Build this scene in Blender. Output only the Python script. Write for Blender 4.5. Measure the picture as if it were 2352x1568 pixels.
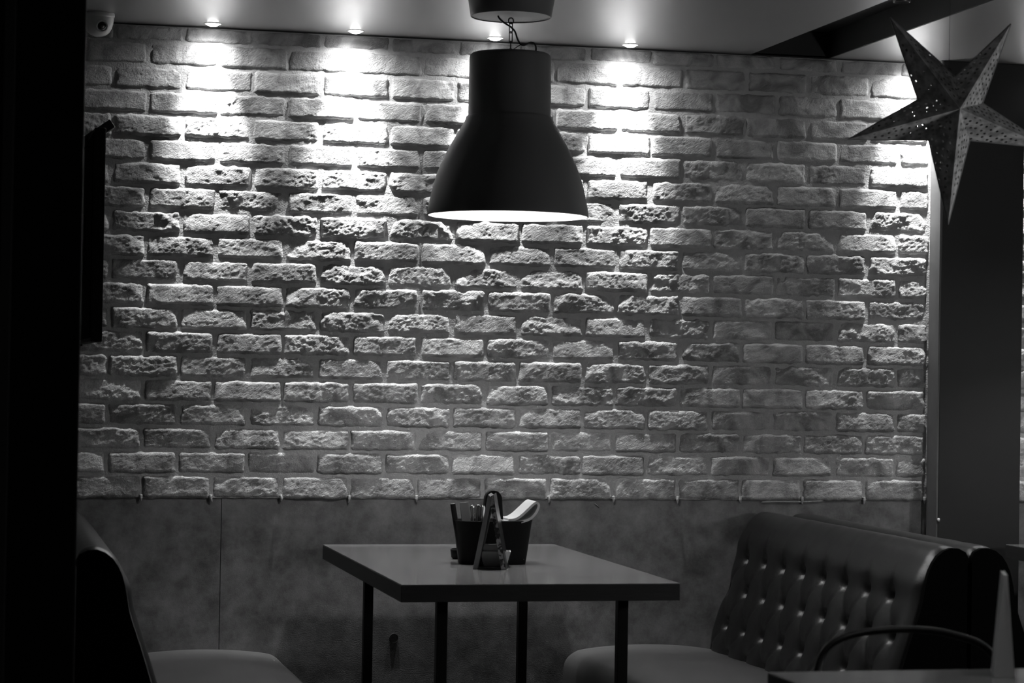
import bpy, math, random
import numpy as np
from mathutils import Vector, Matrix

for o in list(bpy.data.objects):
    bpy.data.objects.remove(o)
random.seed(7)
C = bpy.context.scene.collection
S = bpy.context.scene
R = math.radians

# ------------------------------------------------------------------ camera, world, exposure
YAW, PITCH, ROLL, FPX = 0.231825, 0.013077, 0.016379, 5284.6
CAM = Vector((-0.63139, -7.13656, 1.28726))
fw = Vector((math.sin(YAW) * math.cos(PITCH), math.cos(YAW) * math.cos(PITCH), math.sin(PITCH)))
r0 = Vector((math.cos(YAW), -math.sin(YAW), 0))
u0 = r0.cross(fw)
rt = r0 * math.cos(ROLL) + u0 * math.sin(ROLL)
up = -r0 * math.sin(ROLL) + u0 * math.cos(ROLL)
cd = bpy.data.cameras.new('camera')
cam = bpy.data.objects.new('camera', cd)
C.objects.link(cam)
cam.matrix_world = Matrix(((rt.x, up.x, -fw.x, CAM.x), (rt.y, up.y, -fw.y, CAM.y), (rt.z, up.z, -fw.z, CAM.z), (0, 0, 0, 1)))
cd.sensor_fit = 'HORIZONTAL'
cd.sensor_width = 36.0
cd.lens = FPX / 2352 * 36.0
cd.clip_start = 0.05
cd.dof.use_dof = True
cd.dof.focus_distance = 7.25
cd.dof.aperture_fstop = 6.3
S.camera = cam

world = bpy.data.worlds.new('world')
S.world = world
world.use_nodes = True
bg = world.node_tree.nodes['Background']
bg.inputs[0].default_value = (1, 1, 1, 1)
bg.inputs[1].default_value = 0.018

S.view_settings.view_transform = 'Standard'
S.view_settings.look = 'None'
S.view_settings.exposure = 0.0
S.view_settings.gamma = 1.0
S.view_settings.use_curve_mapping = False

# light levels (used by the lamp builders below)
SPOT_W, SPILL_W, PEND_W, FILL_GLOBE_W = 130.0, 9.0, 14.5, 30.0
SPOT_GAIN = (0.76, 1.3, 1.1, 0.9, 0.95, 0.95)
SPOT_X = (0.078, 0.520, 0.965, 1.408, 2.400, 2.905)
SPOT_Y = -0.075

ZC = 2.338                    # ceiling height
ZB = 0.88                     # lower edge of the bricks
BP, BC = 0.215, 0.07396       # brick pitch, course pitch

# ------------------------------------------------------------------ materials
def nodes_of(name):
    m = bpy.data.materials.new(name)
    m.use_nodes = True
    nt = m.node_tree
    return m, nt, nt.nodes['Principled BSDF']

def g3(v):
    return (v, v, v, 1)

def mat(name, v, rough=0.5, spec=0.5, var=0.0, scale=8.0, bump=0.0, bscale=60.0, metal=0.0, detail=4.0, coat=0.0, stretch=None, lo=0.3, hi=0.7):
    m, nt, b = nodes_of(name)
    b.inputs['Base Color'].default_value = g3(v)
    b.inputs['Roughness'].default_value = rough
    b.inputs['Specular IOR Level'].default_value = spec
    b.inputs['Metallic'].default_value = metal
    b.inputs['Coat Weight'].default_value = coat
    tc = nt.nodes.new('ShaderNodeTexCoord')
    src = tc.outputs['Object']
    if stretch:
        mp = nt.nodes.new('ShaderNodeMapping')
        mp.inputs['Scale'].default_value = stretch
        nt.links.new(src, mp.inputs['Vector'])
        src = mp.outputs['Vector']
    if var:
        n = nt.nodes.new('ShaderNodeTexNoise')
        n.inputs['Scale'].default_value = scale
        n.inputs['Detail'].default_value = detail
        n.inputs['Roughness'].default_value = 0.74
        nt.links.new(src, n.inputs['Vector'])
        cr = nt.nodes.new('ShaderNodeMapRange')
        cr.inputs[1].default_value = lo
        cr.inputs[2].default_value = hi
        cr.inputs[3].default_value = v * (1 - var)
        cr.inputs[4].default_value = v * (1 + var)
        nt.links.new(n.outputs[0], cr.inputs[0])
        nt.links.new(cr.outputs[0], b.inputs['Base Color'])
    if bump:
        n2 = nt.nodes.new('ShaderNodeTexNoise')
        n2.inputs['Scale'].default_value = bscale
        n2.inputs['Detail'].default_value = 3
        nt.links.new(src, n2.inputs['Vector'])
        bp = nt.nodes.new('ShaderNodeBump')
        bp.inputs['Strength'].default_value = 1.0
        bp.inputs['Distance'].default_value = bump
        nt.links.new(n2.outputs[0], bp.inputs['Height'])
        nt.links.new(bp.outputs[0], b.inputs['Normal'])
    return m

def brick_material():
    m, nt, b = nodes_of('brick_stone')
    L = nt.links
    N = nt.nodes
    b.inputs['Roughness'].default_value = 0.95
    b.inputs['Specular IOR Level'].default_value = 0.15
    geo = N.new('ShaderNodeNewGeometry')
    info = N.new('ShaderNodeObjectInfo')
    # base tone: each brick its own, with stains
    n1 = N.new('ShaderNodeTexNoise'); n1.inputs['Scale'].default_value = 9; n1.inputs['Detail'].default_value = 5; n1.inputs['Distortion'].default_value = 1.6
    L.new(geo.outputs['Position'], n1.inputs['Vector'])
    mr = N.new('ShaderNodeMapRange')
    mr.inputs[1].default_value = 0.36; mr.inputs[2].default_value = 0.60; mr.inputs[3].default_value = 0.48; mr.inputs[4].default_value = 1.0
    L.new(n1.outputs[0], mr.inputs[0])
    mo = N.new('ShaderNodeMapRange')
    mo.inputs[3].default_value = 0.40; mo.inputs[4].default_value = 0.56
    L.new(info.outputs['Random'], mo.inputs[0])
    mu = N.new('ShaderNodeMath'); mu.operation = 'MULTIPLY'
    L.new(mr.outputs[0], mu.inputs[0]); L.new(mo.outputs[0], mu.inputs[1])
    L.new(mu.outputs[0], b.inputs['Base Color'])
    # fine tooling strokes, slanting across the face
    mp = N.new('ShaderNodeMapping')
    mq = N.new('ShaderNodeMapping')
    mq.inputs['Rotation'].default_value = (0, R(36), 0)
    L.new(geo.outputs['Position'], mq.inputs['Vector'])
    mp.inputs['Scale'].default_value = (95, 200, 260)
    L.new(mq.outputs[0], mp.inputs['Vector'])
    n2 = N.new('ShaderNodeTexNoise'); n2.inputs['Scale'].default_value = 1.0; n2.inputs['Detail'].default_value = 3
    L.new(mp.outputs[0], n2.inputs['Vector'])
    n3 = N.new('ShaderNodeTexNoise'); n3.inputs['Scale'].default_value = 210; n3.inputs['Detail'].default_value = 4; n3.inputs['Roughness'].default_value = 0.7
    L.new(geo.outputs['Position'], n3.inputs['Vector'])
    ad = N.new('ShaderNodeMath'); ad.operation = 'ADD'
    L.new(n2.outputs[0], ad.inputs[0]); L.new(n3.outputs[0], ad.inputs[1])
    bp = N.new('ShaderNodeBump'); bp.inputs['Strength'].default_value = 0.8; bp.inputs['Distance'].default_value = 0.0042
    L.new(ad.outputs[0], bp.inputs['Height'])
    L.new(bp.outputs[0], b.inputs['Normal'])
    return m

def emis(name, s):
    m, nt, b = nodes_of(name)
    b.inputs['Base Color'].default_value = g3(0.8)
    b.inputs['Emission Color'].default_value = g3(1)
    b.inputs['Emission Strength'].default_value = s
    return m

def star_material(hole=0.20):
    # thin pierced paper: rows of round holes cut through along each arm (UV laid along the facet)
    m, nt, b = nodes_of('pierced_paper')
    L = nt.links; N = nt.nodes
    b.inputs['Roughness'].default_value = 0.42
    b.inputs['Metallic'].default_value = 0.35
    uv = N.new('ShaderNodeUVMap')
    mp = N.new('ShaderNodeMapping'); mp.inputs['Scale'].default_value = (58, 58, 1)
    L.new(uv.outputs[0], mp.inputs['Vector'])
    v = N.new('ShaderNodeTexVoronoi'); v.voronoi_dimensions = '2D'; v.inputs['Scale'].default_value = 1.0; v.inputs['Randomness'].default_value = 0.35
    L.new(mp.outputs[0], v.inputs['Vector'])
    lt = N.new('ShaderNodeMath'); lt.operation = 'LESS_THAN'; lt.inputs[1].default_value = hole
    L.new(v.outputs['Distance'], lt.inputs[0])
    # holes stay clear of the folds and rims: V coordinate of facet 0..1 kept in second map
    uv2 = N.new('ShaderNodeUVMap'); uv2.uv_map = 'facet'
    sp = N.new('ShaderNodeSeparateXYZ'); L.new(uv2.outputs[0], sp.inputs[0])
    gt = N.new('ShaderNodeMath'); gt.operation = 'GREATER_THAN'; gt.inputs[1].default_value = 0.022
    L.new(sp.outputs[0], gt.inputs[0])
    lt2 = N.new('ShaderNodeMath'); lt2.operation = 'LESS_THAN'; lt2.inputs[1].default_value = 0.22
    L.new(sp.outputs[0], lt2.inputs[0])
    gt2 = N.new('ShaderNodeMath'); gt2.operation = 'GREATER_THAN'; gt2.inputs[1].default_value = 0.006
    L.new(sp.outputs[1], gt2.inputs[0])
    a = lt
    for q in (gt, lt2, gt2):
        k = N.new('ShaderNodeMath'); k.operation = 'MULTIPLY'
        L.new(a.outputs[0], k.inputs[0]); L.new(q.outputs[0], k.inputs[1]); a = k
    inv = N.new('ShaderNodeMath'); inv.operation = 'SUBTRACT'; inv.inputs[0].default_value = 1
    L.new(a.outputs[0], inv.inputs[1])
    L.new(inv.outputs[0], b.inputs['Alpha'])
    n = N.new('ShaderNodeTexNoise'); n.inputs['Scale'].default_value = 45; n.inputs['Detail'].default_value = 2
    tc = N.new('ShaderNodeTexCoord'); L.new(tc.outputs['Object'], n.inputs['Vector'])
    mr = N.new('ShaderNodeMapRange'); mr.inputs[1].default_value = 0.35; mr.inputs[2].default_value = 0.65; mr.inputs[3].default_value = 0.34; mr.inputs[4].default_value = 0.74
    L.new(n.outputs[0], mr.inputs[0]); L.new(mr.outputs[0], b.inputs['Base Color'])
    return m

def print_material():
    m, nt, b = nodes_of('printed_card')
    L = nt.links; N = nt.nodes
    tc = N.new('ShaderNodeTexCoord')
    v = N.new('ShaderNodeTexNoise'); v.inputs['Scale'].default_value = 85; v.inputs['Detail'].default_value = 1
    L.new(tc.outputs['Object'], v.inputs['Vector'])
    cr = N.new('ShaderNodeValToRGB')
    cr.color_ramp.elements[0].position = 0.44; cr.color_ramp.elements[0].color = g3(0.02)
    cr.color_ramp.elements[1].position = 0.52; cr.color_ramp.elements[1].color = g3(0.32)
    L.new(v.outputs[0], cr.inputs[0]); L.new(cr.outputs[0], b.inputs['Base Color'])
    b.inputs['Roughness'].default_value = 0.35
    return m

M = dict(
    brick=brick_material(),
    mortar=mat('mortar', 0.40, 0.95, 0.1, var=0.15, scale=14, bump=0.002, bscale=220),
    panel=mat('concrete_laminate', 0.150, 0.55, 0.3, var=0.5, scale=6.5, bump=0.0004, bscale=300, detail=9, lo=0.36, hi=0.66),
    ceiling=mat('ceiling_paint', 0.20, 0.37, 1.0, var=0.03, scale=2),
    slot=mat('slot_black', 0.012, 0.6),
    pier=mat('pier_paint', 0.020, 0.6, 0.3, var=0.05, scale=3),
    piertrim=mat('pier_side_plaster', 0.12, 0.7, 0.2, var=0.12, scale=6),
    black=mat('black_paint', 0.004, 0.6, 0.15),
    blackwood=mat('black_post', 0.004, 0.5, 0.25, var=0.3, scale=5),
    floor=mat('dark_floor', 0.05, 0.5, 0.3, var=0.2, scale=4),
    shade=mat('black_lacquer', 0.15, 0.6, 0.3),
    white=mat('white_enamel', 0.85, 0.45),
    lining=mat('shade_lining', 0.5, 0.6),
    canopy=mat('canopy_underside', 0.6, 0.6),
    metal=mat('dark_steel', 0.08, 0.4, metal=0.6),
    cable=mat('black_cable', 0.01, 0.5),
    table=mat('table_veneer', 0.25, 0.11, 0.25, var=0.10, scale=5, stretch=(1, 6, 1), detail=6),
    edge=mat('table_edge', 0.045, 0.45, 0.4, var=0.2, scale=10, stretch=(1, 1, 12)),
    leg=mat('black_steel_leg', 0.008, 0.45, 0.3),
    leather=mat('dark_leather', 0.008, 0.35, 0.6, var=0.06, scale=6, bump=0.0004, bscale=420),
    seatleather=mat('lit_seat_leather', 0.085, 0.38, 0.6, var=0.12, scale=5, bump=0.0004, bscale=420),  # same leather as the back, lightened to stand in for light on the seat
    endpanel=mat('bench_end_black', 0.0012, 0.8, 0.04),
    button=mat('leather_button', 0.03, 0.36, 0.5),
    plastic=mat('camera_plastic', 0.55, 0.35, 0.5),
    glass=mat('camera_glass', 0.01, 0.1, 0.5),
    tin=mat('black_tin', 0.006, 0.65, 0.15),
    paper=mat('paper', 0.72, 0.8, 0.2),
    kraft=mat('kraft_sleeve', 0.26, 0.8, 0.2),
    chrome=mat('cutlery_steel', 0.6, 0.18, metal=1.0),
    knife=mat('black_handle', 0.015, 0.3),
    tentwood=mat('menu_stand_wood', 0.20, 0.6, 0.3, var=0.15, scale=30),
    sugar=mat('sugar_holder', 0.8, 0.4, 0.4),
    printed=print_material(),
    star=star_material(),
    star_back=star_material(0.13),
    lens=emis('lamp_lens', 30.0),
    bulb=emis('lamp_bulb', 40.0),
    globe=emis('fill_globe_glow', FILL_GLOBE_W * 2.6),  # glow of the added globe that lights the star facets
    screen=mat('screen_glass', 0.001, 0.9, 0.02),
)

# ------------------------------------------------------------------ helpers
def tag(o, label=None, cat=None, group=None, kind=None):
    for k, v in (('label', label), ('category', cat), ('group', group), ('kind', kind)):
        if v:
            o[k] = v
    return o

def empty(name, loc=(0, 0, 0), rz=0.0):
    o = bpy.data.objects.new(name, None)
    o.empty_display_size = 0.05
    o.location = loc
    o.rotation_euler = (0, 0, rz)
    C.objects.link(o)
    return o

def put(name, me, m, parent=None, loc=(0, 0, 0), rot=(0, 0, 0)):
    if m is not None and not me.materials:
        me.materials.append(m)
    o = bpy.data.objects.new(name, me)
    o.location = loc
    o.rotation_euler = rot
    C.objects.link(o)
    if parent is not None:
        o.parent = parent
    return o

def mesh(name, v, f, smooth=False):
    me = bpy.data.meshes.new(name)
    me.from_pydata([tuple(map(float, q)) for q in v], [], [tuple(map(int, q)) for q in f])
    me.validate()
    if smooth:
        me.polygons.foreach_set('use_smooth', [True] * len(me.polygons))
    me.update()
    return me

class MB:
    """collects geometry for one part"""
    def __init__(s):
        s.v = []; s.f = []
    def add(s, v, f):
        n = len(s.v)
        s.v += [tuple(q) for q in v]
        s.f += [tuple(i + n for i in q) for q in f]
        return s
    def box(s, a, b, bev=0.0, mtx=None):
        x0, y0, z0 = a; x1, y1, z1 = b
        if bev <= 0:
            v = [(x0, y0, z0), (x1, y0, z0), (x1, y1, z0), (x0, y1, z0), (x0, y0, z1), (x1, y0, z1), (x1, y1, z1), (x0, y1, z1)]
            f = [(0, 3, 2, 1), (4, 5, 6, 7), (0, 1, 5, 4), (1, 2, 6, 5), (2, 3, 7, 6), (3, 0, 4, 7)]
        else:
            import bmesh
            bm = bmesh.new()
            bmesh.ops.create_cube(bm, size=1)
            for q in bm.verts:
                q.co = Vector(((x0 + x1) / 2 + q.co.x * (x1 - x0), (y0 + y1) / 2 + q.co.y * (y1 - y0), (z0 + z1) / 2 + q.co.z * (z1 - z0)))
            bmesh.ops.bevel(bm, geom=bm.edges[:], offset=bev, segments=2, affect='EDGES', profile=0.6)
            bm.verts.index_update()
            v = [tuple(q.co) for q in bm.verts]
            f = [tuple(q.index for q in p.verts) for p in bm.faces]
            bm.free()
        if mtx is not None:
            v = [tuple(mtx @ Vector(q)) for q in v]
        return s.add(v, f)
    def lathe(s, prof, n=64, c=(0, 0), sx=1.0, sy=1.0, cap0=False, cap1=False):
        v = []; f = []
        for r, z in prof:
            for k in range(n):
                a = 2 * math.pi * k / n
                v.append((c[0] + sx * r * math.cos(a), c[1] + sy * r * math.sin(a), z))
        for i in range(len(prof) - 1):
            for k in range(n):
                k2 = (k + 1) % n
                f.append((i * n + k, i * n + k2, (i + 1) * n + k2, (i + 1) * n + k))
        if cap0: f.append(tuple(range(n - 1, -1, -1)))
        if cap1: f.append(tuple((len(prof) - 1) * n + k for k in range(n)))
        return s.add(v, f)
    def tube(s, pts, r, n=10, closed=False):
        pts = [Vector(p) for p in pts]
        m = len(pts); v = []; f = []; prev = None
        for i in range(m):
            if closed:
                t = pts[(i + 1) % m] - pts[i - 1]
            else:
                t = pts[min(i + 1, m - 1)] - pts[max(i - 1, 0)]
            t.normalize()
            if prev is None:
                a = Vector((0, 0, 1)) if abs(t.z) < 0.9 else Vector((1, 0, 0))
                x = t.cross(a).normalized()
            else:
                x = (prev - t * prev.dot(t)).normalized()
            prev = x
            y = t.cross(x)
            rr = r[i] if isinstance(r, (list, tuple)) else r
            for k in range(n):
                a = 2 * math.pi * k / n
                v.append(pts[i] + x * (rr * math.cos(a)) + y * (rr * math.sin(a)))
        e = m if closed else m - 1
        for i in range(e):
            j = (i + 1) % m
            for k in range(n):
                k2 = (k + 1) % n
                f.append((i * n + k, i * n + k2, j * n + k2, j * n + k))
        if not closed:
            f.append(tuple(range(n - 1, -1, -1)))
            f.append(tuple((m - 1) * n + k for k in range(n)))
        return s.add(v, f)
    def prism(s, poly, y0, y1):
        """closed polygon in XZ, extruded along Y"""
        n = len(poly)
        v = [(x, y0, z) for x, z in poly] + [(x, y1, z) for x, z in poly]
        f = [tuple(range(n)), tuple(range(2 * n - 1, n - 1, -1))]
        for i in range(n):
            j = (i + 1) % n
            f.append((i, i + n, j + n, j))
        return s.add(v, f)
    def build(s, name, m, parent=None, smooth=False, loc=(0, 0, 0), rot=(0, 0, 0)):
        me = mesh(name, s.v, s.f, smooth)
        if smooth == 'auto':
            pass
        return put(name, me, m, parent, loc, rot)

def smooth_by_angle(o, deg=40):
    me = o.data
    me.polygons.foreach_set('use_smooth', [True] * len(me.polygons))
    import bmesh
    bm = bmesh.new(); bm.from_mesh(me)
    bmesh.ops.recalc_face_normals(bm, faces=bm.faces[:])
    for e in bm.edges:
        e.smooth = not (len(e.link_faces) == 2 and e.calc_face_angle(0) > R(deg))
    bm.to_mesh(me); bm.free()
    return o

def copy_tree(o, parent=None):
    c = o.copy()
    C.objects.link(c)
    c.parent = parent
    for ch in list(o.children):
        copy_tree(ch, c)
    return c

def spline(pts, n=8):
    """Catmull-Rom through points"""
    P = [Vector(p) for p in pts]
    out = []
    for i in range(len(P) - 1):
        p0 = P[max(i - 1, 0)]; p1 = P[i]; p2 = P[i + 1]; p3 = P[min(i + 2, len(P) - 1)]
        for k in range(n):
            t = k / n
            out.append(0.5 * ((2 * p1) + (p2 - p0) * t + (2 * p0 - 5 * p1 + 4 * p2 - p3) * t * t + (3 * p1 - p0 - 3 * p2 + p3) * t ** 3))
    out.append(P[-1])
    return out

# value noise on arrays
_rng = np.random.default_rng(11)
TAB = _rng.random((256, 256))
def vnoise(x, y):
    xi = np.floor(x).astype(int); yi = np.floor(y).astype(int)
    fx = x - xi; fy = y - yi
    fx = fx * fx * fx * (fx * (fx * 6 - 15) + 10); fy = fy * fy * fy * (fy * (fy * 6 - 15) + 10)
    a = TAB[xi & 255, yi & 255]; b = TAB[(xi + 1) & 255, yi & 255]
    c = TAB[xi & 255, (yi + 1) & 255]; d = TAB[(xi + 1) & 255, (yi + 1) & 255]
    return (a * (1 - fx) + b * fx) * (1 - fy) + (c * (1 - fx) + d * fx) * fy
def fbm(x, y, o=4, gain=0.5, ridged=False):
    s = 0; a = 1; t = 0
    for k in range(o):
        n = vnoise(x + 37.1 * k, y + 91.7 * k)
        if ridged:
            n = 1 - abs(2 * n - 1)
        s = s + a * n; t += a
        x = x * 2.03; y = y * 2.03; a *= gain
    return s / t
def sstep(a, b, x):
    t = np.clip((x - a) / (b - a), 0, 1)
    return t * t * (3 - 2 * t)

# ------------------------------------------------------------------ room shell
o = MB().box((-2.5, -8.5, -0.05), (5.5, 0.2, 0)).build('floor', M['floor'])
tag(o, 'dark floor of the dining room', 'floor', kind='structure')

SX0, SX1, SD = 1.842, 2.118, 0.088
mb = MB()
mb.box((-2.5, -4.6, ZC), (SX0, 0.06, ZC + 0.12))
mb.box((SX1, -4.6, ZC), (5.5, 0.06, ZC + 0.12))
o = mb.build('ceiling', M['ceiling'])
tag(o, 'grey satin painted ceiling with a dark slot across it', 'ceiling', kind='structure')
mb = MB()
mb.box((SX0, -4.6, ZC + SD), (SX1, 0.06, ZC + 0.12))
mb.box((SX0, -4.6, ZC + 0.001), (SX0 + 0.004, 0.06, ZC + SD))
mb.box((SX1 - 0.004, -4.6, ZC + 0.001), (SX1, 0.06, ZC + SD))
mb.box((SX0, 0.02, ZC), (SX1, 0.06, ZC + SD))
o = mb.build('trim_1', M['slot'])
tag(o, 'black lined slot running across the ceiling', 'ceiling slot', kind='structure')
# thin dark strip standing in for the shadow where wall meets ceiling
o = MB().box((-0.6, 0.004, ZC - 0.004), (2.48, 0.02, ZC)).build('shadow_strip', M['slot'])
tag(o, 'thin dark strip as a shadow line along the top of the brick wall', 'trim', kind='structure')

def mortar_mesh(x0, x1, z0, z1, step=0.011):
    nx = int((x1 - x0) / step) + 1; nz = int((z1 - z0) / step) + 1
    xs = np.linspace(x0, x1, nx); zs = np.linspace(z0, z1, nz)
    X, Z = np.meshgrid(xs, zs, indexing='ij')
    Y = 0.0062 - 0.004 * (fbm(X * 60 + 7, Z * 60, 3) - 0.5)
    v = np.stack([X, Y, Z], -1).reshape(-1, 3).tolist()
    f = []
    for i in range(nx - 1):
        for j in range(nz - 1):
            a = i * nz + j
            f.append((a, a + nz, a + nz + 1, a + 1))
    # back slab so that the wall has thickness
    k = len(v)
    v += [(x0, 0.15, z0), (x1, 0.15, z0), (x1, 0.15, z1), (x0, 0.15, z1), (x0, 0.012, z0), (x1, 0.012, z0), (x1, 0.012, z1), (x0, 0.012, z1)]
    f += [(k, k + 3, k + 2, k + 1), (k, k + 1, k + 5, k + 4), (k + 1, k + 2, k + 6, k + 5), (k + 2, k + 3, k + 7, k + 6), (k + 3, k, k + 4, k + 7)]
    return mesh('mortar_bed', v, f, True)

def brick_mesh(w, h, seed, rough, tilt, off):
    """one split-faced brick: a height field on the face, sides running back into the mortar"""
    step = 0.0028
    nx = max(6, int(w / step) + 1); nz = max(5, int(h / step) + 1)
    u = np.linspace(0, w, nx); v = np.linspace(0, h, nz)
    U, V = np.meshgrid(u, v, indexing='ij')
    sx = seed * 13.37 % 200; sz = seed * 7.77 % 190
    eu = np.minimum(U, w - U); ev = np.minimum(V, h - V)
    rr = 0.007 + 0.006 * vnoise(U * 30 + sx, V * 30 + sz)
    cu = np.clip(1 - eu / rr, 0, 1); cv = np.clip(1 - ev / rr, 0, 1)
    edge = np.clip(np.sqrt(cu ** 2 + cv ** 2), 0, 1.2)
    lf = fbm(U * 17 + sx, V * 21 + sz, 3)
    mask = sstep(0.37, 0.60, lf)
    fine = fbm((U + 0.5 * V) * 90 + sx, (V - 0.4 * U) * 125 + sz, 3, 0.68) - 0.5
    rid = fbm((U + 0.35 * V) * 48 + sx + 50, (V - 0.18 * U) * 115 + sz + 20, 3, 0.55, True) - 0.55
    pits = sstep(0.70, 0.80, fbm(U * 70 + sz, V * 90 + sx, 2))
    D = off + tilt[0] * (U / w - 0.5) + tilt[1] * (V / h - 0.5)
    # corners broken away, the upper ones most
    rc = np.random.default_rng(seed)
    for cx, cz, k in ((0, h, 1.0), (w, h, 1.0), (0, 0, 0.35), (w, 0, 0.35)):
        if rc.random() < 0.72:
            ex = rc.uniform(0.025, 0.085); ez = rc.uniform(0.6, 1.15) * h
            wob = 0.35 * (fbm(U * 45 + sx + cx * 9, V * 45 + sz + cz * 9, 3) - 0.5)
            q = 1 - abs(U - cx) / ex - abs(V - cz) / ez + wob
            D = D - k * rc.uniform(0.003, 0.0085) * (0.35 + 0.65 * rough) * sstep(0.0, 0.55, q)
    D = D + rough * (0.0036 * (mask - 0.6) + 0.0022 * rid * (0.3 + 0.7 * mask)) + fine * (0.0010 + 0.0042 * rough * (0.25 + 0.75 * mask))
    D = D - pits * 0.0009 * (0.3 + rough)
    D = D - 0.0075 * edge ** 2 - 0.004 * rough * sstep(0.6, 1.1, edge)
    D = np.clip(D, -0.0085, 0.0125)
    # ragged outline
    jit = 0.0016 + 0.0022 * rough
    X = U + jit * (2 * vnoise(U * 55 + sx + 9, V * 55 + sz) - 1) * (1 - np.clip(eu / 0.02, 0, 1)) * 1.2
    Z = V + jit * (2 * vnoise(U * 55 + sx, V * 55 + sz + 77) - 1) * (1 - np.clip(ev / 0.015, 0, 1)) * 1.2
    P = np.stack([X - w / 2, -D, Z], -1).reshape(-1, 3)
    idx = np.arange(nx * nz).reshape(nx, nz)
    q = np.stack([idx[:-1, :-1], idx[1:, :-1], idx[1:, 1:], idx[:-1, 1:]], -1).reshape(-1, 4)
    ring = np.concatenate([idx[:, 0], idx[-1, 1:], idx[-2::-1, -1], idx[0, -2:0:-1]])
    back = P[ring].copy(); back[:, 1] = 0.024
    nb = len(P); m = len(ring)
    bi = nb + np.arange(m)
    side = np.stack([ring, bi, np.roll(bi, -1), np.roll(ring, -1)], -1)
    V3 = np.concatenate([P, back]).astype(np.float32)
    F = np.concatenate([q, side]).astype(np.int32)
    me = bpy.data.meshes.new('brick')
    me.vertices.add(len(V3)); me.vertices.foreach_set('co', V3.ravel())
    me.loops.add(F.size); me.loops.foreach_set('vertex_index', F.ravel())
    me.polygons.add(len(F)); me.polygons.foreach_set('loop_start', np.arange(0, F.size, 4, dtype=np.int32))
    me.polygons.foreach_set('use_smooth', np.ones(len(F), dtype=bool))
    me.update(calc_edges=True)
    me.materials.append(M['brick'])
    return me

def lay_bricks(parent, x0, x1, seed0):
    seed = seed0
    for m in range(20):
        z0 = ZB + BC * m + (0.0035 if m else -0.0005)
        z1 = min(ZB + BC * (m + 1) - 0.0045, ZC - 0.004)
        ph = 0.0 if m % 2 else -BP / 2
        n = math.ceil((x0 - ph) / BP) - 1
        while True:
            a = ph + n * BP + 0.0038; b = a + BP - 0.0076
            n += 1
            if a > x1 - 0.02:
                break
            if b < x0 + 0.02:
                continue
            a = max(a, x0); b = min(b, x1)
            seed += 1
            k = m / 19.0
            rg = random.Random(seed)
            # upper courses are smoother, the middle ones the most broken
            rough = rg.uniform(0.25, 1.0) * (1.0 - 0.58 * min(1.0, max(0.0, (k - 0.60) / 0.30)))
            if rg.random() < 0.25 and k < 0.78:
                rough *= 0.35
            rough *= 0.42 + 0.58 * min(1.0, k / 0.36)
            da = rg.uniform(-0.002, 0.002); db = rg.uniform(-0.002, 0.002)
            me = brick_mesh(b - a + da + db, z1 - z0, seed, rough, (rg.uniform(-0.0032, 0.0032), rg.uniform(-0.003, 0.004)), rg.uniform(-0.0018, 0.0024))
            put('brick', me, None, parent, ((a + b) / 2 + (db - da) / 2, 0, z0))

wall = put('wall_back', mortar_mesh(-0.66, 2.483, ZB + 0.002, ZC), M['mortar'])
tag(wall, 'rough whitewashed brick wall lit from above, over a concrete-look dado', 'wall', kind='structure')
lay_bricks(wall, -0.60, 2.476, 100)
wr = put('wall_right', mortar_mesh(2.70, 3.6, ZB + 0.002, ZC, 0.02), M['mortar'])
tag(wr, 'sliver of brick wall beyond the dark pier', 'wall', kind='structure')
lay_bricks(wr, 2.72, 3.14, 700)
# drips of mortar hanging under the lowest course
rg = random.Random(3)
for n in range(-1, 12):
    x = (n + 0.5) * BP
    if n in (4,):
        continue
    h = rg.uniform(0.006, 0.014)
    pts = [(x + rg.uniform(-.002, .002), 0.001, ZB + 0.012), (x + rg.uniform(-.002, .002), 0.0005, ZB), (x + rg.uniform(-.003, .003), 0.002, ZB - h)]
    MB().tube(spline(pts, 4), [0.0045] * 5 + [0.0036, 0.003, 0.0022, 0.001], 7).build('mortar_drip', M['mortar'], wall, True)
mb = MB()
mb.tube(spline([(1.90, 0.004, 0.8735), (1.95, 0.003, 0.8760), (2.03, 0.003, 0.8755), (2.115, 0.004, 0.8785)], 6), [0.0008] + [0.0028] * 17 + [0.001], 7)
mb.build('mortar_smear', M['mortar'], wall, True)
MB().tube([(1.337, 0.006, 0.868), (1.352, 0.006, 0.856)], 0.0014, 6).build('mortar_smear', M['mortar'], wall, True)

# concrete-look dado panels
PZ = ZB + 0.002
for a, b in ((-0.66, 0.1385), (0.1405, 2.483)):
    MB().box((a, 0.0095, 0.0), (b, 0.03, PZ), 0.0008).build('dado_panel', M['panel'], wall)
MB().box((2.70, 0.0095, 0.0), (3.6, 0.03, PZ), 0.0008).build('dado_panel', M['panel'], wr)
# round blanked hole in the dado
MB().lathe([(0.0, -0.0012), (0.010, -0.0010), (0.014, 0.0), (0.014, 0.004)], 24).build('hole_plug', M['floor'], wall, True, (0.688, 0.0095, 0.443), (R(90), 0, 0))

# pier between the booths
mb = MB().box((2.486, -0.077, 0), (2.778, 0.15, ZC), 0.003)
pier = mb.build('wall_pier', M['pier'])
tag(pier, 'dark painted pier standing out from the brick wall', 'pier', kind='structure')
MB().box((2.4805, -0.0755, 0), (2.4862, 0.02, ZC)).build('side_board', M['piertrim'], pier)
MB().lathe([(0.0, -0.006), (0.004, -0.005), (0.005, 0), (0.004, 0.005), (0, 0.006)], 10).build('screw_head', M['plastic'], pier, True, (2.488, -0.079, 0.822))

# side wall behind the post
o = MB().box((-0.74, -2.2, 0), (-0.66, 0.15, ZC)).build('wall_left', M['panel'])
tag(o, 'plain dark side wall hidden behind the black post', 'wall', kind='structure')
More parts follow.
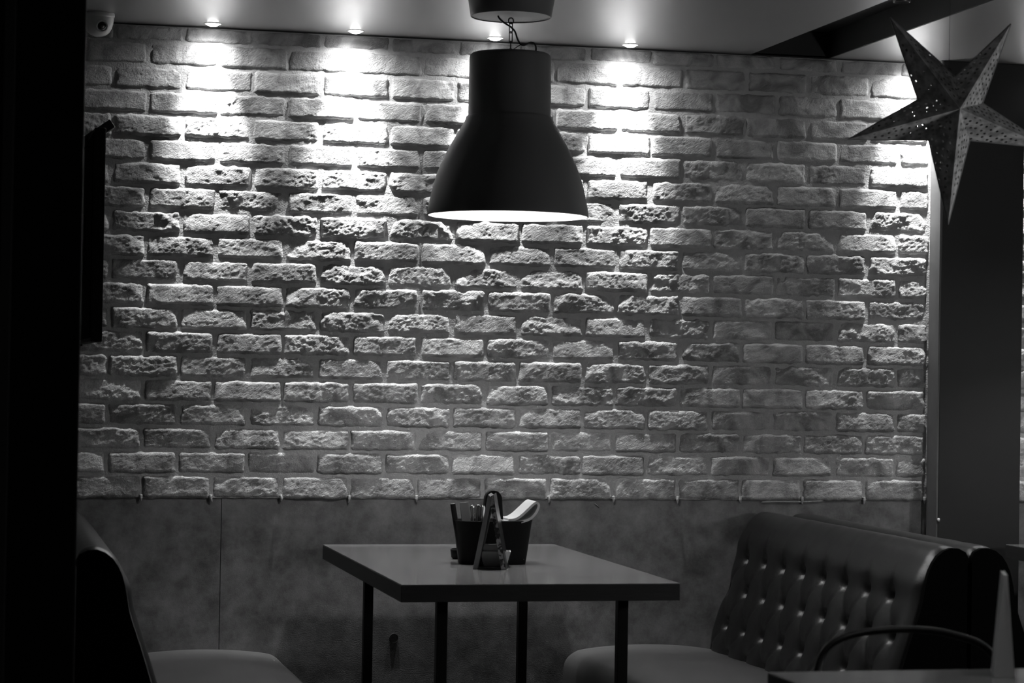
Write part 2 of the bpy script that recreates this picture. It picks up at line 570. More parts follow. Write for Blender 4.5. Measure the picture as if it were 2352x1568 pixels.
# black post in the foreground
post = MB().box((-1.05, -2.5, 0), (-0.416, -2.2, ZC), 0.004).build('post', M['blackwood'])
tag(post, 'black post close to the camera', 'post', kind='structure')
MB().box((-0.575, -2.512, 0), (-0.552, -2.499, ZC), 0.003).build('moulding', mat('moulding_edge', 0.03, 0.35, 0.5), post)
MB().lathe([(0.0, -0.006), (0.0025, -0.004), (0.0035, 0), (0.0025, 0.003)], 10).build('screw_head', M['chrome'], post, True, (-0.474, -2.502, 1.417), (R(70), 0, 0))

# ------------------------------------------------------------------ recessed downlights
def spot(parent, name, power, size, blend, rad, loc, rx=0.0):
    l = bpy.data.lights.new(name, 'SPOT')
    l.energy = power; l.spot_size = R(size); l.spot_blend = blend; l.shadow_soft_size = rad
    ob = bpy.data.objects.new(name, l)
    ob.location = loc; ob.rotation_euler = (rx, 0, 0)
    C.objects.link(ob); ob.parent = parent
    return ob

WHICH = ['recessed downlight nearest the security camera above the brick wall',
         'recessed downlight with the brightest hot spot left of the pendant chain',
         'recessed downlight seen just left of the pendant chain',
         'recessed downlight to the right of the bell pendant',
         'recessed downlight hidden behind the star lantern beside the pier',
         'recessed downlight over the brick strip beyond the pier']
for i, x in enumerate(SPOT_X):
    r_ = empty('downlight', (x, SPOT_Y, ZC))
    tag(r_, WHICH[i], 'downlight', 'downlights along the brick wall')
    MB().lathe([(0.020, 0.006), (0.021, -0.0005), (0.023, -0.0022), (0.0265, -0.002), (0.028, 0.0)], 40).build('trim_ring', M['white'], r_, True)
    prof = [(0.0195 * math.cos(a), -0.001 - 0.0085 * math.sin(a)) for a in [k * math.pi / 2 / 7 for k in range(8)]]
    MB().lathe(prof, 32, cap1=True).build('lens', M['lens'], r_, True)
    g = SPOT_GAIN[i]
    spot(r_, 'beam', SPOT_W * g, 50, 1.0, 0.012, (0, 0, -0.016), R(16))
    spot(r_, 'spill', SPILL_W * g, 165, 1.0, 0.015, (0, 0, -0.016))

# ------------------------------------------------------------------ bell pendant lamps
def make_pendant(loc, label, gain=1.0):
    p = empty('pendant_lamp', loc)
    tag(p, label, 'pendant lamp', 'bell pendant lamps')
    outer = [(0.2235, 0.000), (0.2238, 0.004), (0.2215, 0.022), (0.216, 0.050), (0.2085, 0.082), (0.199, 0.114), (0.187, 0.145), (0.172, 0.177), (0.156, 0.206), (0.140, 0.234), (0.128, 0.254), (0.1215, 0.268), (0.1200, 0.2745), (0.1165, 0.2770)]
    inner = [(r - 0.003, z + 0.001) for r, z in outer[:-2]]
    MB().lathe([(0.2205, 0.0)] + outer, 96).build('shade', M['shade'], p, True)
    MB().lathe([(0.2206, 0.0)] + inner + [(0.09, 0.272), (0.03, 0.274)], 96, cap1=True).build('shade_lining', M['lining'], p, True)
    neck = [(0.1165, 0.2765), (0.1150, 0.280), (0.1140, 0.36), (0.1135, 0.438), (0.1120, 0.445), (0.107, 0.450), (0.03, 0.4525)]
    smooth_by_angle(MB().lathe(neck, 80, cap1=True).build('shade_neck', M['shade'], p, True), 60)
    # canopy on the ceiling
    zt = ZC - loc[2]; zb = zt - 0.068
    smooth_by_angle(MB().lathe([(0.1095, zb + 0.003), (0.1105, zb), (0.1125, zb + 0.001), (0.123, zt - 0.002), (0.123, zt)], 80).build('canopy', M['shade'], p, True), 60)
    MB().lathe([(0.1100, zb + 0.003), (0.05, zb + 0.003), (0.012, zb + 0.002)], 64, cap1=True).build('canopy_underside', M['canopy'], p, True)
    # chain
    def link(z0, L, w, turn, r=0.0016):
        pts = []
        for k in range(20):
            a = 2 * math.pi * k / 20
            x = w / 2 * math.cos(a); z = (L / 2 - w / 2) * (1 if math.sin(a) > 0 else -1) + w / 2 * math.sin(a)
            pts.append((x * math.cos(turn), x * math.sin(turn), z0 + z))
        return MB().tube(pts, r, 7, True)
    z = zb - 0.004
    link(z - 0.006, 0.016, 0.014, 0.0, 0.0019).build('chain_hook', M['cable'], p, True)
    z -= 0.012
    k = 0
    while z > 0.462:
        link(z - 0.013, 0.030, 0.0085, 0.0 if k % 3 < 2 else R(80), 0.0015).build('chain_link', M['cable'], p, True)
        z -= 0.0262; k += 1
    MB().tube([(0, 0, 0.452), (0, 0, 0.466)], 0.004, 8).build('chain_eye', M['cable'], p, True)
    # slack cable
    zr = zb
    pts = [(-0.037, 0, zr + 0.004), (-0.034, 0, zr - 0.004), (-0.020, -0.004, zr - 0.017), (-0.002, -0.006, zr - 0.028), (0.010, -0.006, zr - 0.040), (0.018, -0.005, zr - 0.060), (0.027, -0.004, zr - 0.074), (0.040, -0.002, zr - 0.075), (0.056, 0.0, zr - 0.068), (0.068, 0.001, zr - 0.070), (0.073, 0.002, zr - 0.083), (0.071, 0.002, zr - 0.104)]
    MB().tube(spline(pts, 6), 0.0026, 9).build('cable', M['cable'], p, True)
    MB().tube(spline([(0.030, -0.004, zr - 0.0745), (0.016, -0.002, zr - 0.083), (0.001, 0, zr - 0.096)], 5), 0.0012, 7).build('cable_tie', M['cable'], p, True)
    # socket, bulb and its light
    MB().lathe([(0.018, 0.273), (0.020, 0.270), (0.020, 0.262), (0.014, 0.258)], 24, cap1=True).build('socket', M['white'], p, True)
    bulb = [(0.013, 0.260), (0.016, 0.252), (0.026, 0.236), (0.030, 0.220), (0.026, 0.206), (0.014, 0.197), (0.002, 0.194)]
    MB().lathe(bulb, 32, cap1=True).build('bulb', M['bulb'], p, True)
    l = bpy.data.lights.new('bulb_light', 'POINT'); l.energy = PEND_W * gain; l.shadow_soft_size = 0.03
    ob = bpy.data.objects.new('bulb_light', l); ob.location = (0, 0, 0.155); C.objects.link(ob); ob.parent = p
    return p

make_pendant((0.816, -0.93, 1.717), 'black bell-shaped pendant lamp hanging on a chain over the set table')
make_pendant((1.47, -3.58, 1.717), 'black bell-shaped pendant lamp over the foreground table, just outside the picture', 0.15)
make_pendant((3.06, -0.93, 1.717), 'black bell-shaped pendant lamp over the table of the next booth', 1.1)

# ------------------------------------------------------------------ dining tables
def make_table(x0, x1, y0, y1, zt, name, label, inset=0.105):
    t = empty(name, ((x0 + x1) / 2, (y0 + y1) / 2, 0))
    tag(t, label, 'table')
    hx = (x1 - x0) / 2; hy = (y1 - y0) / 2
    MB().box((-hx, -hy, zt - 0.0445), (hx, hy, zt - 0.002), 0.0015).build('edge_band', M['edge'], t)
    MB().box((-hx + 0.0008, -hy + 0.0008, zt - 0.0025), (hx - 0.0008, hy - 0.0008, zt), 0.0006).build('tabletop', M['table'], t)
    for sx in (-1, 1):
        for sy in (-1, 1):
            cx = sx * (hx - 0.125); cy = sy * (hy - inset)
            MB().box((cx - 0.014, cy - 0.014, 0), (cx + 0.014, cy + 0.014, zt - 0.044), 0.0015).build('leg', M['leg'], t)
    return t
make_table(0.433, 1.163, -1.466, -0.155, 0.75, 'dining_table', 'wooden dining table on thin black legs under the bell pendant')
make_table(2.676, 3.406, -1.49, -0.19, 0.75, 'dining_table', 'dining table of the next booth, its corner showing past the benches')
make_table(0.79, 2.05, -3.93, -3.175, 0.75, 'dining_table', 'blurred table in the foreground at the bottom right')

# ------------------------------------------------------------------ booth benches
YN, YF = -1.50, -0.012
SEG = 0.0075
ROWS = ((0.70, -0.125), (0.60, -0.04), (0.49, -0.125), (0.40, -0.04))
PITCH_B = 0.17
def back_profile():
    """(s, z) from the seat line up the face, over the roll and down the back"""
    ctrl = [(0.466, 0.375), (0.476, 0.40), (0.506, 0.49), (0.540, 0.60), (0.570, 0.69), (0.580, 0.745), (0.592, 0.790), (0.616, 0.828), (0.650, 0.846), (0.683, 0.842), (0.700, 0.825), (0.7045, 0.80)]
    pts = spline([(a, 0, b) for a, b in ctrl], 10)
    # resample evenly
    L = [0]
    for i in range(1, len(pts)):
        L.append(L[-1] + (pts[i] - pts[i - 1]).length)
    n = int(L[-1] / SEG)
    out = []
    for k in range(n + 1):
        d = L[-1] * k / n
        i = max(j for j in range(len(L)) if L[j] <= d + 1e-9); i = min(i, len(pts) - 2)
        t = (d - L[i]) / max(1e-9, L[i + 1] - L[i])
        q = pts[i].lerp(pts[i + 1], min(t, 1))
        out.append((q.x, q.z))
    return np.array(out)
PROF = back_profile()
def buttons():
    out = []
    for r, (z, y) in enumerate(ROWS):
        k = 0
        while y - PITCH_B * k > YN + 0.03:
            out.append((r, y - PITCH_B * k, z)); k += 1
    return out
BUT = buttons()
def tuft_field(Y, Z):
    d = np.zeros_like(Y)
    zone = sstep(0.36, 0.42, Z) * (1 - sstep(0.74, 0.80, Z))
    d += 0.010 * zone
    for r, y, z in BUT:
        rr = np.hypot(Y - y, (Z - z))
        d -= 0.027 * np.exp(-(rr / 0.014) ** 2) + 0.013 * np.exp(-(rr / 0.038) ** 2)
        if r == 0:      # pleat running up from the top row
            t = (Z - z)
            d -= 0.008 * np.exp(-((Y - y) / 0.006) ** 2) * np.clip(1 - t / 0.09, 0, 1) * (t > 0)
    for r, y, z in BUT:
        for r2, y2, z2 in BUT:
            if r2 == r + 1 and abs(y2 - y) < 0.10:
                ax, az = y2 - y, z2 - z
                t = np.clip(((Y - y) * ax + (Z - z) * az) / (ax * ax + az * az), 0, 1)
                dd = np.hypot(Y - y - t * ax, Z - z - t * az)
                d -= 0.0034 * np.exp(-(dd / 0.0060) ** 2)
    return d
def make_bench(xf, sgn, label, with_buttons=True, tufted=True, YF=YF):
    """xf: x of the seat's front edge, sgn: +1 backrest towards +X"""
    b = empty('booth_bench', (xf, (YN + YF) / 2, 0))
    tag(b, label, 'bench', 'booth benches')
    yo = -(YN + YF) / 2
    ny = int((YF - YN) / SEG) + 1
    ys = np.linspace(YN, YF, ny)
    prof = PROF
    tan = np.gradient(prof, axis=0); tan /= np.linalg.norm(tan, axis=1)[:, None]
    nor = np.stack([-tan[:, 1], tan[:, 0]], -1)          # outward: towards the sitter / up
    Yg, Zg = np.meshgrid(ys, prof[:, 1], indexing='ij')
    face = (np.arange(len(prof)) < np.argmax(prof[:, 1]))[None, :]
    D = np.where(face, tuft_field(Yg, Zg), 0.0) if tufted else np.zeros_like(Yg)
    # the roll softens towards both ends, a few creases run over it
    endd = np.minimum(Yg - YN, YF - Yg)
    D = D - 0.016 * np.clip(1 - endd / 0.045, 0, 1) ** 2
    D = D + 0.003 * (fbm(Yg * 9 + xf * 5 + 40, Zg * 7 + 40, 3) - 0.5) * np.where(Zg > 0.74, 1.0, 0.3)
    Sx = prof[None, :, 0] + nor[None, :, 0] * D
    Zz = prof[None, :, 1] + nor[None, :, 1] * D
    V = np.stack([sgn * Sx, Yg + yo, Zz], -1).reshape(-1, 3)
    n = len(prof)
    f = []
    for i in range(ny - 1):
        for j in range(n - 1):
            a = i * n + j
            q = (a, a + 1, a + n + 1, a + n)
            f.append(q if sgn < 0 else q[::-1])
    v = V.tolist()
    # ends and flat back
    k0 = len(v)
    for i in (0, ny - 1):
        v.append((sgn * 0.704, ys[i] + yo, 0.375))
        ringp = [i * n + j for j in range(n)] + [len(v) - 1]
        f.append(tuple(ringp) if (i == 0) == (sgn > 0) else tuple(ringp[::-1]))
    f.append((n - 1, k0, k0 + 1, (ny - 1) * n + n - 1))
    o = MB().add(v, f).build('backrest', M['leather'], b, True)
    smooth_by_angle(o, 70)
    # seat cushion
    sp = [(0.012, 0.13), (0.004, 0.20), (0.0, 0.28), (0.001, 0.34), (0.010, 0.374), (0.030, 0.397), (0.065, 0.408), (0.15, 0.417), (0.26, 0.421), (0.38, 0.416), (0.47, 0.405), (0.515, 0.395)]
    pts = spline([(a, 0, c) for a, c in sp], 5)
    m = len(pts); v = []; f = []
    ysn = [YN, YN + 0.006, YN + 0.02, YN + 0.05] + list(np.linspace(YN + 0.12, YF - 0.12, 14)) + [YF - 0.05, YF - 0.02, YF - 0.006, YF]
    for y in ysn:
        e = max(0.0, 1 - min(y - YN, YF - y) / 0.03)
        for q in pts:
            top = max(0.0, (q.z - 0.36) / 0.06)
            v.append((sgn * q.x, y + yo, q.z - 0.012 * e * e * top + 0.002 * math.sin(y * 9) * top))
    for i in range(len(ysn) - 1):
        for j in range(m - 1):
            a = i * m + j
            q = (a, a + 1, a + m + 1, a + m)
            f.append(q if sgn < 0 else q[::-1])
    for i in (0, len(ysn) - 1):
        v.append((sgn * 0.515, ysn[i] + yo, 0.13))
        f.append(tuple([i * m + j for j in range(m)] + [len(v) - 1]))
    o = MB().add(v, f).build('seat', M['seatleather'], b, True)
    smooth_by_angle(o, 70)
    # plinth and black end panel
    x0, x1 = sorted((sgn * 0.05, sgn * 0.70))
    MB().box((x0, YN + 0.03 + yo, 0), (x1, YF + yo, 0.13)).build('plinth', M['endpanel'], b)
    x0, x1 = sorted((sgn * 0.50, sgn * 0.70))
    MB().box((x0, YN + 0.012 + yo, 0.13), (x1, YF - 0.004 + yo, 0.38)).build('back_base', M['endpanel'], b)
    poly = [(0.49, 0.0)] + [(a + 0.005, c - 0.004) for a, c in PROF[::3]] + [(0.7035, 0.80), (0.7035, 0.0)]
    poly = [(sgn * a, c) for a, c in poly]
    if sgn < 0:
        poly = poly[::-1]
    smooth_by_angle(MB().prism(poly, YN - 0.012 + yo, YN + 0.004 + yo).build('end_panel', M['endpanel'], b), 50)
    if with_buttons:
        me = None
        for r, y, z in BUT:
            if r == 3:
                continue
            i = int(np.argmin(abs(prof[:len(prof) // 2 + 6, 1] - z)))
            s = prof[i, 0] + 0.0245; 
            if me is None:
                mbb = MB().lathe([(0.0, 0.0045), (0.004, 0.004), (0.0065, 0.0015), (0.0065, -0.003)], 14)
                me = mesh('button', mbb.v, mbb.f, True)
            put('button', me, M['button'], b, (sgn * s, y + yo, z), (0, -sgn * R(90 - 14), 0))
    return b
make_bench(1.2355, 1, 'dark leather booth bench with button-tufted back, right of the set table')
make_bench(0.335, -1, 'dark leather booth bench left of the set table, half behind the black post')
make_bench(2.655, -1, 'booth bench of the next booth standing back to back behind the tufted one', with_buttons=False, YF=-0.085)

# ------------------------------------------------------------------ things on the table
ZT = 0.7502
cad = empty('cutlery_caddy', (0.804, -0.855, ZT))
tag(cad, 'black oval tin caddy on the table holding cutlery and napkins', 'caddy')
def oval(r, z, sx, sy, n=56, p=3.2):
    out = []
    for k in range(n):
        a = 2 * math.pi * k / n
        c, s_ = math.cos(a), math.sin(a)
        out.append((sx * r * math.copysign(abs(c) ** (2 / p), c), sy * r * math.copysign(abs(s_) ** (2 / p), s_), z))
    return out
def loft(rings, cap0=True, cap1=False):
    n = len(rings[0]); v = [q for r in rings for q in r]; f = []
    for i in range(len(rings) - 1):
        for k in range(n):
            k2 = (k + 1) % n
            f.append((i * n + k, i * n + k2, (i + 1) * n + k2, (i + 1) * n + k))
    if cap0: f.append(tuple(range(n - 1, -1, -1)))
    if cap1: f.append(tuple((len(rings) - 1) * n + k for k in range(n)))
    return MB().add(v, f)
rings = [oval(1, 0, 0.093, 0.047), oval(1, 0.002, 0.094, 0.048), oval(1, 0.118, 0.1095, 0.058), oval(1, 0.121, 0.1115, 0.060), oval(1, 0.122, 0.1105, 0.059), oval(1, 0.118, 0.1080, 0.0565), oval(1, 0.006, 0.0915, 0.0455)]
smooth_by_angle(loft(rings, True, True).build('tin_body', M['tin'], cad, True), 50)
hp = []
for t in np.linspace(0, math.pi, 17):
    hp.append((-0.0185 * math.cos(t), 0, 0.178 + 0.0185 * math.sin(t)))
hp = [(-0.0225, 0, 0.03), (-0.021, 0, 0.12)] + hp + [(0.021, 0, 0.12), (0.0225, 0, 0.03)]
v = []; f = []
for x, y, z in hp:
    n_ = Vector((x, 0, z - 0.16 if z > 0.17 else 0)).normalized() * 0.0075
    v += [(x - n_.x, -0.010, z - n_.z), (x + n_.x, -0.010, z + n_.z), (x + n_.x, 0.010, z + n_.z), (x - n_.x, 0.010, z - n_.z)]
for i in range(len(hp) - 1):
    a = i * 4
    for k in range(4):
        f.append((a + k, a + (k + 1) % 4, a + 4 + (k + 1) % 4, a + 4 + k))
smooth_by_angle(MB().add(v, f).build('handle', M['tin'], cad, True), 50)

# knife, paper sleeve and handles of the cutlery
kn = MB().box((-0.0075, -0.004, 0.0), (0.0075, 0.004, 0.160), 0.003).build('table_knife', M['knife'], None, True, (0.716, -0.860, ZT + 0.010), (0, R(-10), 0))
tag(kn, 'black handled knife leaning at the left rim of the caddy', 'knife')
sl = MB().box((-0.0125, -0.002, 0.0), (0.0125, 0.002, 0.165), 0.001).build('cutlery_sleeve', M['kraft'], None, False, (0.738, -0.873, ZT + 0.008), (0, R(-7), 0))
tag(sl, 'flat grey paper cutlery sleeve standing in the caddy', 'cutlery sleeve')
def handle_mesh(L):
    pts = []
    prof = [(0.0, 0.0025), (0.4, 0.003), (0.7, 0.0045), (0.88, 0.0075), (0.95, 0.0085), (0.985, 0.0065), (1.0, 0.002)]
    v = []; f = []; n = 12
    for t, w in prof:
        for k in range(n):
            a = 2 * math.pi * k / n
            v.append((w * math.cos(a), 0.0016 * math.sin(a) - 0.003 * (t - 0.8) ** 2, t * L))
    for i in range(len(prof) - 1):
        for k in range(n):
            k2 = (k + 1) % n
            f.append((i * n + k, i * n + k2, (i + 1) * n + k2, (i + 1) * n + k))
    f.append(tuple(range(n - 1, -1, -1))); f.append(tuple((len(prof) - 1) * n + k for k in range(n)))
    return mesh('handle', v, f, True)
hm = handle_mesh(0.160)
for x, y, a, t, lab in ((0.750, -0.862, -4, 15, 'bright steel cutlery handle next to the paper sleeve'),
                        (0.763, -0.850, 1, -10, 'steel cutlery handle in the middle of the caddy bunch'),
                        (0.773, -0.866, -2, 30, 'steel cutlery handle closest to the caddy grip'),
                        (0.756, -0.838, 3, 5, 'steel cutlery handle at the back of the caddy bunch')):
    hh = put('cutlery_piece', hm, M['chrome'], None, (x, y, ZT + 0.004), (R(3), R(a), R(t)))
    tag(hh, lab, 'cutlery', 'cutlery in the caddy')
# napkins
path = spline([(0.822, 0, 0.8705), (0.845, 0, 0.8690), (0.872, 0, 0.8695), (0.898, 0, 0.8775), (0.916, 0, 0.8950), (0.9235, 0, 0.9140), (0.9190, 0, 0.9225), (0.9110, 0, 0.9205), (0.893, 0, 0.9040), (0.873, 0, 0.8860), (0.856, 0, 0.8765), (0.838, 0, 0.8745)], 5)
v = []; f = []
for i, q in enumerate(path):
    t = (path[min(i + 1, len(path) - 1)] - path[max(i - 1, 0)]).normalized()
    nn = Vector((-t.z, 0, t.x)) * 0.0034
    for y in (-0.908, -0.806):
        v += [q + nn + Vector((0, y, 0)), q - nn + Vector((0, y, 0))]
for i in range(len(path) - 1):
    a = i * 4
    f += [(a, a + 1, a + 5, a + 4), (a + 2, a + 6, a + 7, a + 3), (a, a + 4, a + 6, a + 2), (a + 1, a + 3, a + 7, a + 5)]
f += [(0, 2, 3, 1), (len(v) - 4, len(v) - 3, len(v) - 1, len(v) - 2)]
o = MB().add([q - Vector((0.87, -0.857, 0.86)) for q in v], f).build('napkin', M['paper'], None, True, (0.87, -0.857, 0.86))
smooth_by_angle(o, 60)
tag(o, 'white paper napkin curling up out of the caddy on the right', 'napkin')
o = MB().box((-0.030, -0.036, 0), (0.030, 0.036, 0.105), 0.002).build('napkin_stack', M['paper'], None, False, (0.858, -0.855, ZT + 0.012))
tag(o, 'stack of white napkins down inside the caddy', 'napkins')

# A-shaped menu stand
ten = empty('menu_stand', (0.754, -1.045, ZT), R(-17))
tag(ten, 'small A-shaped wooden menu stand seen edge-on before the caddy', 'menu stand')
TH = 0.200; HB = 0.045; TK = 0.0125
a = math.atan2(HB - 0.006, TH)
for sgn, m_ in ((-1, M['tentwood']), (1, M['printed'])):
    poly = [(sgn * HB, 0), (sgn * (HB - TK), 0), (sgn * -0.004, TH - 0.006), (sgn * (-0.004 + 0.0105), TH + 0.002)]
    if sgn < 0:
        poly = poly[::-1]
    bd = MB().prism(poly, -0.005, 0.11).build('board', m_, ten)
    if sgn > 0:
        poly = [(HB, 0.0), (HB + 0.0012, 0.0), (-0.004 + 0.0117, TH + 0.002), (-0.004 + 0.0105, TH + 0.002)]
        MB().prism(poly, -0.004, 0.109).build('menu_sheet', M['knife'], bd)
MB().box((-HB + 0.008, 0.0, 0.0), (HB - 0.008, 0.108, 0.004)).build('stand_base', M['knife'], ten)

# sugar sachet holder behind the stand
sh = empty('sugar_holder', (0.788, -0.965, ZT + 0.0), R(-12))
tag(sh, 'small pale tray of sugar sachets under the menu stand', 'sugar holder')
def rect(w, d, z):
    return [(-w, -d, z), (w, -d, z), (w, d, z), (-w, d, z)]
loft([rect(0.030, 0.022, 0), rect(0.042, 0.030, 0.044), rect(0.040, 0.028, 0.044), rect(0.0285, 0.0205, 0.003)], True, True).build('tray', M['sugar'], sh)
for k in range(5):
    s = MB().box((-0.020, -0.0015, 0), (0.020, 0.0015, 0.057), 0.0008).build('sugar_sachet', M['paper'], None, False, (0.773 + 0.006 * (k % 2), -0.985 + 0.009 * k, ZT + 0.005), (R(-6 + 3 * k), R(4 * ((k % 3) - 1)), R(-12)))
    tag(s, ('frontmost', 'second from the front', 'middle', 'fourth from the front', 'rearmost')[k] + ' of the white sugar sachets standing in the pale tray', 'sugar sachet', 'sachets in the sugar tray')
# small dark box behind the caddy
ash = empty('ashtray', (0.757, -0.690, ZT))
tag(ash, 'small dark ashtray half hidden behind the caddy', 'ashtray')
smooth_by_angle(MB().lathe([(0.030, 0), (0.034, 0.004), (0.037, 0.026), (0.034, 0.028), (0.029, 0.010)], 28, cap0=True, cap1=True).build('bowl', M['tin'], ash, True), 40)

# ------------------------------------------------------------------ star lantern
SC = Vector((1.680, -2.0, 1.937))
tips = [(1.809, 2.148), (1.497, 2.148), (1.394, 1.852), (1.653, 1.658), (1.920, 1.851)]
inn = [(1.667, 2.015), (1.570, 1.955), (1.600, 1.858), (1.706, 1.862), (1.738, 1.953)]
star = empty('star_lantern', SC)
tag(star, 'pierced five-pointed paper star lantern hanging at the upper right', 'star lantern')
order = []
for k in range(5):
    order += [(tips[k], 'tip'), (inn[k], 'in')]
v3 = [Vector((x - SC.x, 0.0, z - SC.z)) for (x, z), _ in order]
for side, y in (('front', -0.095), ('back', 0.095)):
    for k in range(5):
        tip = v3[2 * k]; ia = v3[(2 * k - 1) % 10]; ib = v3[2 * k + 1]
        me = bpy.data.meshes.new('star_arm')
        cen = Vector((-0.043, y, -0.012)) if side == 'front' else Vector((0.042, y, 0.012))
        verts = [cen, ia, tip, ib]
        # outward faces
        faces = [(0, 2, 1), (0, 3, 2)] if side == 'back' else [(0, 1, 2), (0, 2, 3)]
        me.from_pydata([tuple(q) for q in verts], [], faces)
        uv = me.uv_layers.new(name='UVMap'); uf = me.uv_layers.new(name='facet')
        ax = (tip - cen); Lr = ax.length; ax.normalize()
        for p in me.polygons:
            other = ia if 1 in p.vertices else ib
            per = (other - cen) - ax * (other - cen).dot(ax); per.normalize()
            for li in p.loop_indices:
                q = verts[me.loops[li].vertex_index] - cen
                uv.data[li].uv = (q.dot(ax) + 3 * k + (0 if side == 'front' else 1.73), q.dot(per) + (0 if other is ia else 7))
                uf.data[li].uv = (q.dot(ax), q.dot(per))
        me.update()
        o = put('star_arm', me, M['star'] if side == 'front' else M['star_back'], star)
# narrow rim that joins front and back halves
mb = MB()
for k in range(10):
    a = v3[k]; b_ = v3[(k + 1) % 10]
    mb.tube([a, b_], 0.0016, 6)
mb.build('star_rim', mat('star_rim', 0.25, 0.5), star)
cord_top = ZC - SC.z
MB().tube([(-0.030, 0.0, 0.075), (-0.030, 0.0, cord_top)], 0.0005, 6).build('cord', M['cable'], star, True)
pts = [(-0.030 + 0.006 * math.cos(t), 0, 0.088 + 0.010 * math.sin(t)) for t in np.linspace(0, 2 * math.pi, 15)[:-1]]
MB().tube(pts, 0.0012, 6, True).build('cord_loop', M['metal'], star, True)

# ------------------------------------------------------------------ turret security camera
cc = empty('security_camera', (-0.272, -0.165, ZC))
tag(cc, 'pale turret security camera under the ceiling corner', 'security camera')
MB().lathe([(0.047, 0.0), (0.048, -0.004), (0.0475, -0.010), (0.046, -0.014)], 40, cap1=True).build('mount_ring', M['plastic'], cc, True)
prof = [(0.0455, -0.012), (0.045, -0.020), (0.0435, -0.032), (0.040, -0.044), (0.034, -0.055), (0.025, -0.064), (0.012, -0.069), (0.002, -0.070)]
MB().lathe(prof, 40, cap1=True).build('turret', M['plastic'], cc, True)
eye = MB().lathe([(0.0, -0.0065), (0.011, -0.0062), (0.0125, -0.004), (0.0125, 0.002)], 28).build('lens_ring', M['glass'], cc, True)
dirv = Vector((0.18, -0.85, -0.50)).normalized()
eye.rotation_euler = (-dirv).to_track_quat('Z', 'Y').to_euler()
eye.location = Vector((0, 0, -0.020)) + dirv * 0.0455
e2 = MB().lathe([(0.0185, 0.004), (0.0195, -0.002), (0.0175, -0.0045), (0.0145, -0.003), (0.0135, 0.003)], 32).build('eye_collar', M['plastic'], cc, True)
e2.rotation_euler = eye.rotation_euler; e2.location = eye.location
e3 = MB().lathe([(0.0, -0.0075), (0.0045, -0.0072), (0.006, -0.0058)], 20).build('lens_glass', M['metal'], cc, True)
e3.rotation_euler = eye.rotation_euler; e3.location = eye.location

# ------------------------------------------------------------------ television seen edge-on
tv = empty('television', (-0.306, -0.56, 1.348))
tag(tv, 'black television seen edge-on behind the black post, with slanted bracket', 'television')
MB().box((-0.014, -0.44, 0.0), (0.016, 0.44, 0.563), 0.003).build('casing', M['black'], tv)
MB().box((-0.0165, -0.43, 0.010), (-0.0135, 0.43, 0.553), 0.0005).build('screen', M['screen'], tv)
MB().box((-0.045, -0.05, 0.20), (-0.016, 0.05, 0.36), 0.003).build('rear_box', M['black'], tv)
mtx = Matrix.Translation((0.0, -0.10, 0.572)) @ Matrix.Rotation(R(-36), 4, 'Y')
MB().box((-0.085, -0.035, -0.013), (0.062, 0.035, 0.013), 0.002, mtx).build('bracket', M['cable'], tv)
MB().box((-0.010, 0.43, 0.24), (0.012, 0.562, 0.32), 0.003).build('wall_arm', M['black'], tv)
MB().box((-0.030, 0.30, -0.006), (0.0, 0.40, 0.004)).build('foot', M['black'], tv)

# ------------------------------------------------------------------ spotlight in the ceiling slot
ts = empty('track_spotlight', (1.975, -0.93, ZC + SD))
tag(ts, 'small unlit black spotlight inside the ceiling slot', 'spotlight')
MB().box((-0.020, -0.020, -0.012), (0.020, 0.020, 0.0), 0.002).build('mount', M['cable'], ts)
MB().lathe([(0.010, -0.012), (0.024, -0.020), (0.026, -0.052), (0.022, -0.055), (0.018, -0.040)], 28, cap1=True).build('head', M['metal'], ts, True)

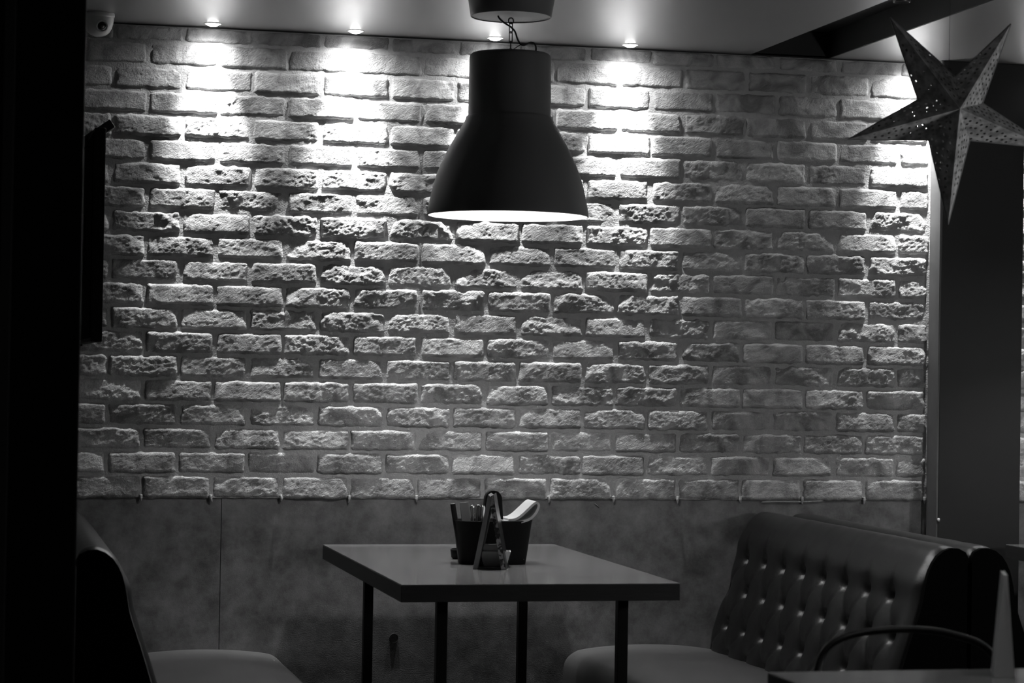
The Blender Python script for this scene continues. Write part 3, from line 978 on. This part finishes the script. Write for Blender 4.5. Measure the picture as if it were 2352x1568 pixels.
# ------------------------------------------------------------------ foreground chair and table sign
ch = empty('bentwood_chair', (1.195, -2.95, 0))
tag(ch, 'dark hoop-backed chair tucked behind the foreground table', 'chair')
hoop = spline([(-0.20, -0.02, 0.45), (-0.20, 0.05, 0.62), (-0.185, 0.09, 0.722), (-0.135, 0.10, 0.770), (-0.02, 0.105, 0.786), (0.095, 0.10, 0.777), (0.185, 0.09, 0.735), (0.20, 0.05, 0.62), (0.20, -0.02, 0.45)], 8)
MB().tube(hoop, 0.0075, 10).build('back_hoop', M['leg'], ch, True)
smooth_by_angle(MB().lathe([(0.20, 0.43), (0.215, 0.44), (0.215, 0.455), (0.20, 0.462)], 40, c=(0, -0.14), cap0=True, cap1=True).build('seat', M['leg'], ch, True), 40)
for sx in (-1, 1):
    for y0, y1 in ((-0.28, -0.33), (-0.02, 0.05)):
        MB().tube([(sx * 0.16, y0, 0.435), (sx * 0.20, y1, 0.0)], 0.011, 10).build('leg', M['leg'], ch, True)

sg = empty('table_sign', (1.196, -3.30, ZT), R(-22))
tag(sg, 'pale folded card standing edge-on on the foreground table', 'table sign')
for sgn in (-1, 1):
    poly = [(sgn * 0.0185, 0), (sgn * 0.0165, 0), (sgn * -0.001, 0.183), (sgn * 0.0035, 0.185)]
    if sgn < 0:
        poly = poly[::-1]
    MB().prism(poly, 0, 0.10).build('card_leaf', M['paper'], sg)
MB().prism([(-0.0165, 0.0), (0.0165, 0.0), (0.0012, 0.165), (-0.0012, 0.165)], 0.001, 0.004).build('card_end', M['paper'], sg)

# ------------------------------------------------------------------ globe light added out of view to brighten the star lantern
gl = empty('fill_globe', (2.95, -2.45, 1.15))
tag(gl, 'round globe light added out of view on the right to light the star', 'fill light')
sph = [(max(0.001, 0.09 * math.sin(t)), -0.09 * math.cos(t)) for t in np.linspace(0, math.pi, 15)]
MB().lathe(sph, 32).build('globe', M['globe'], gl, True)
MB().tube([(0, 0, 0.085), (0, 0, ZC - 1.15)], 0.003, 8).build('cord', M['cable'], gl, True)
MB().lathe([(0.03, 0.083), (0.03, 0.10), (0.01, 0.12)], 20, cap1=True).build('cap', M['metal'], gl, True)
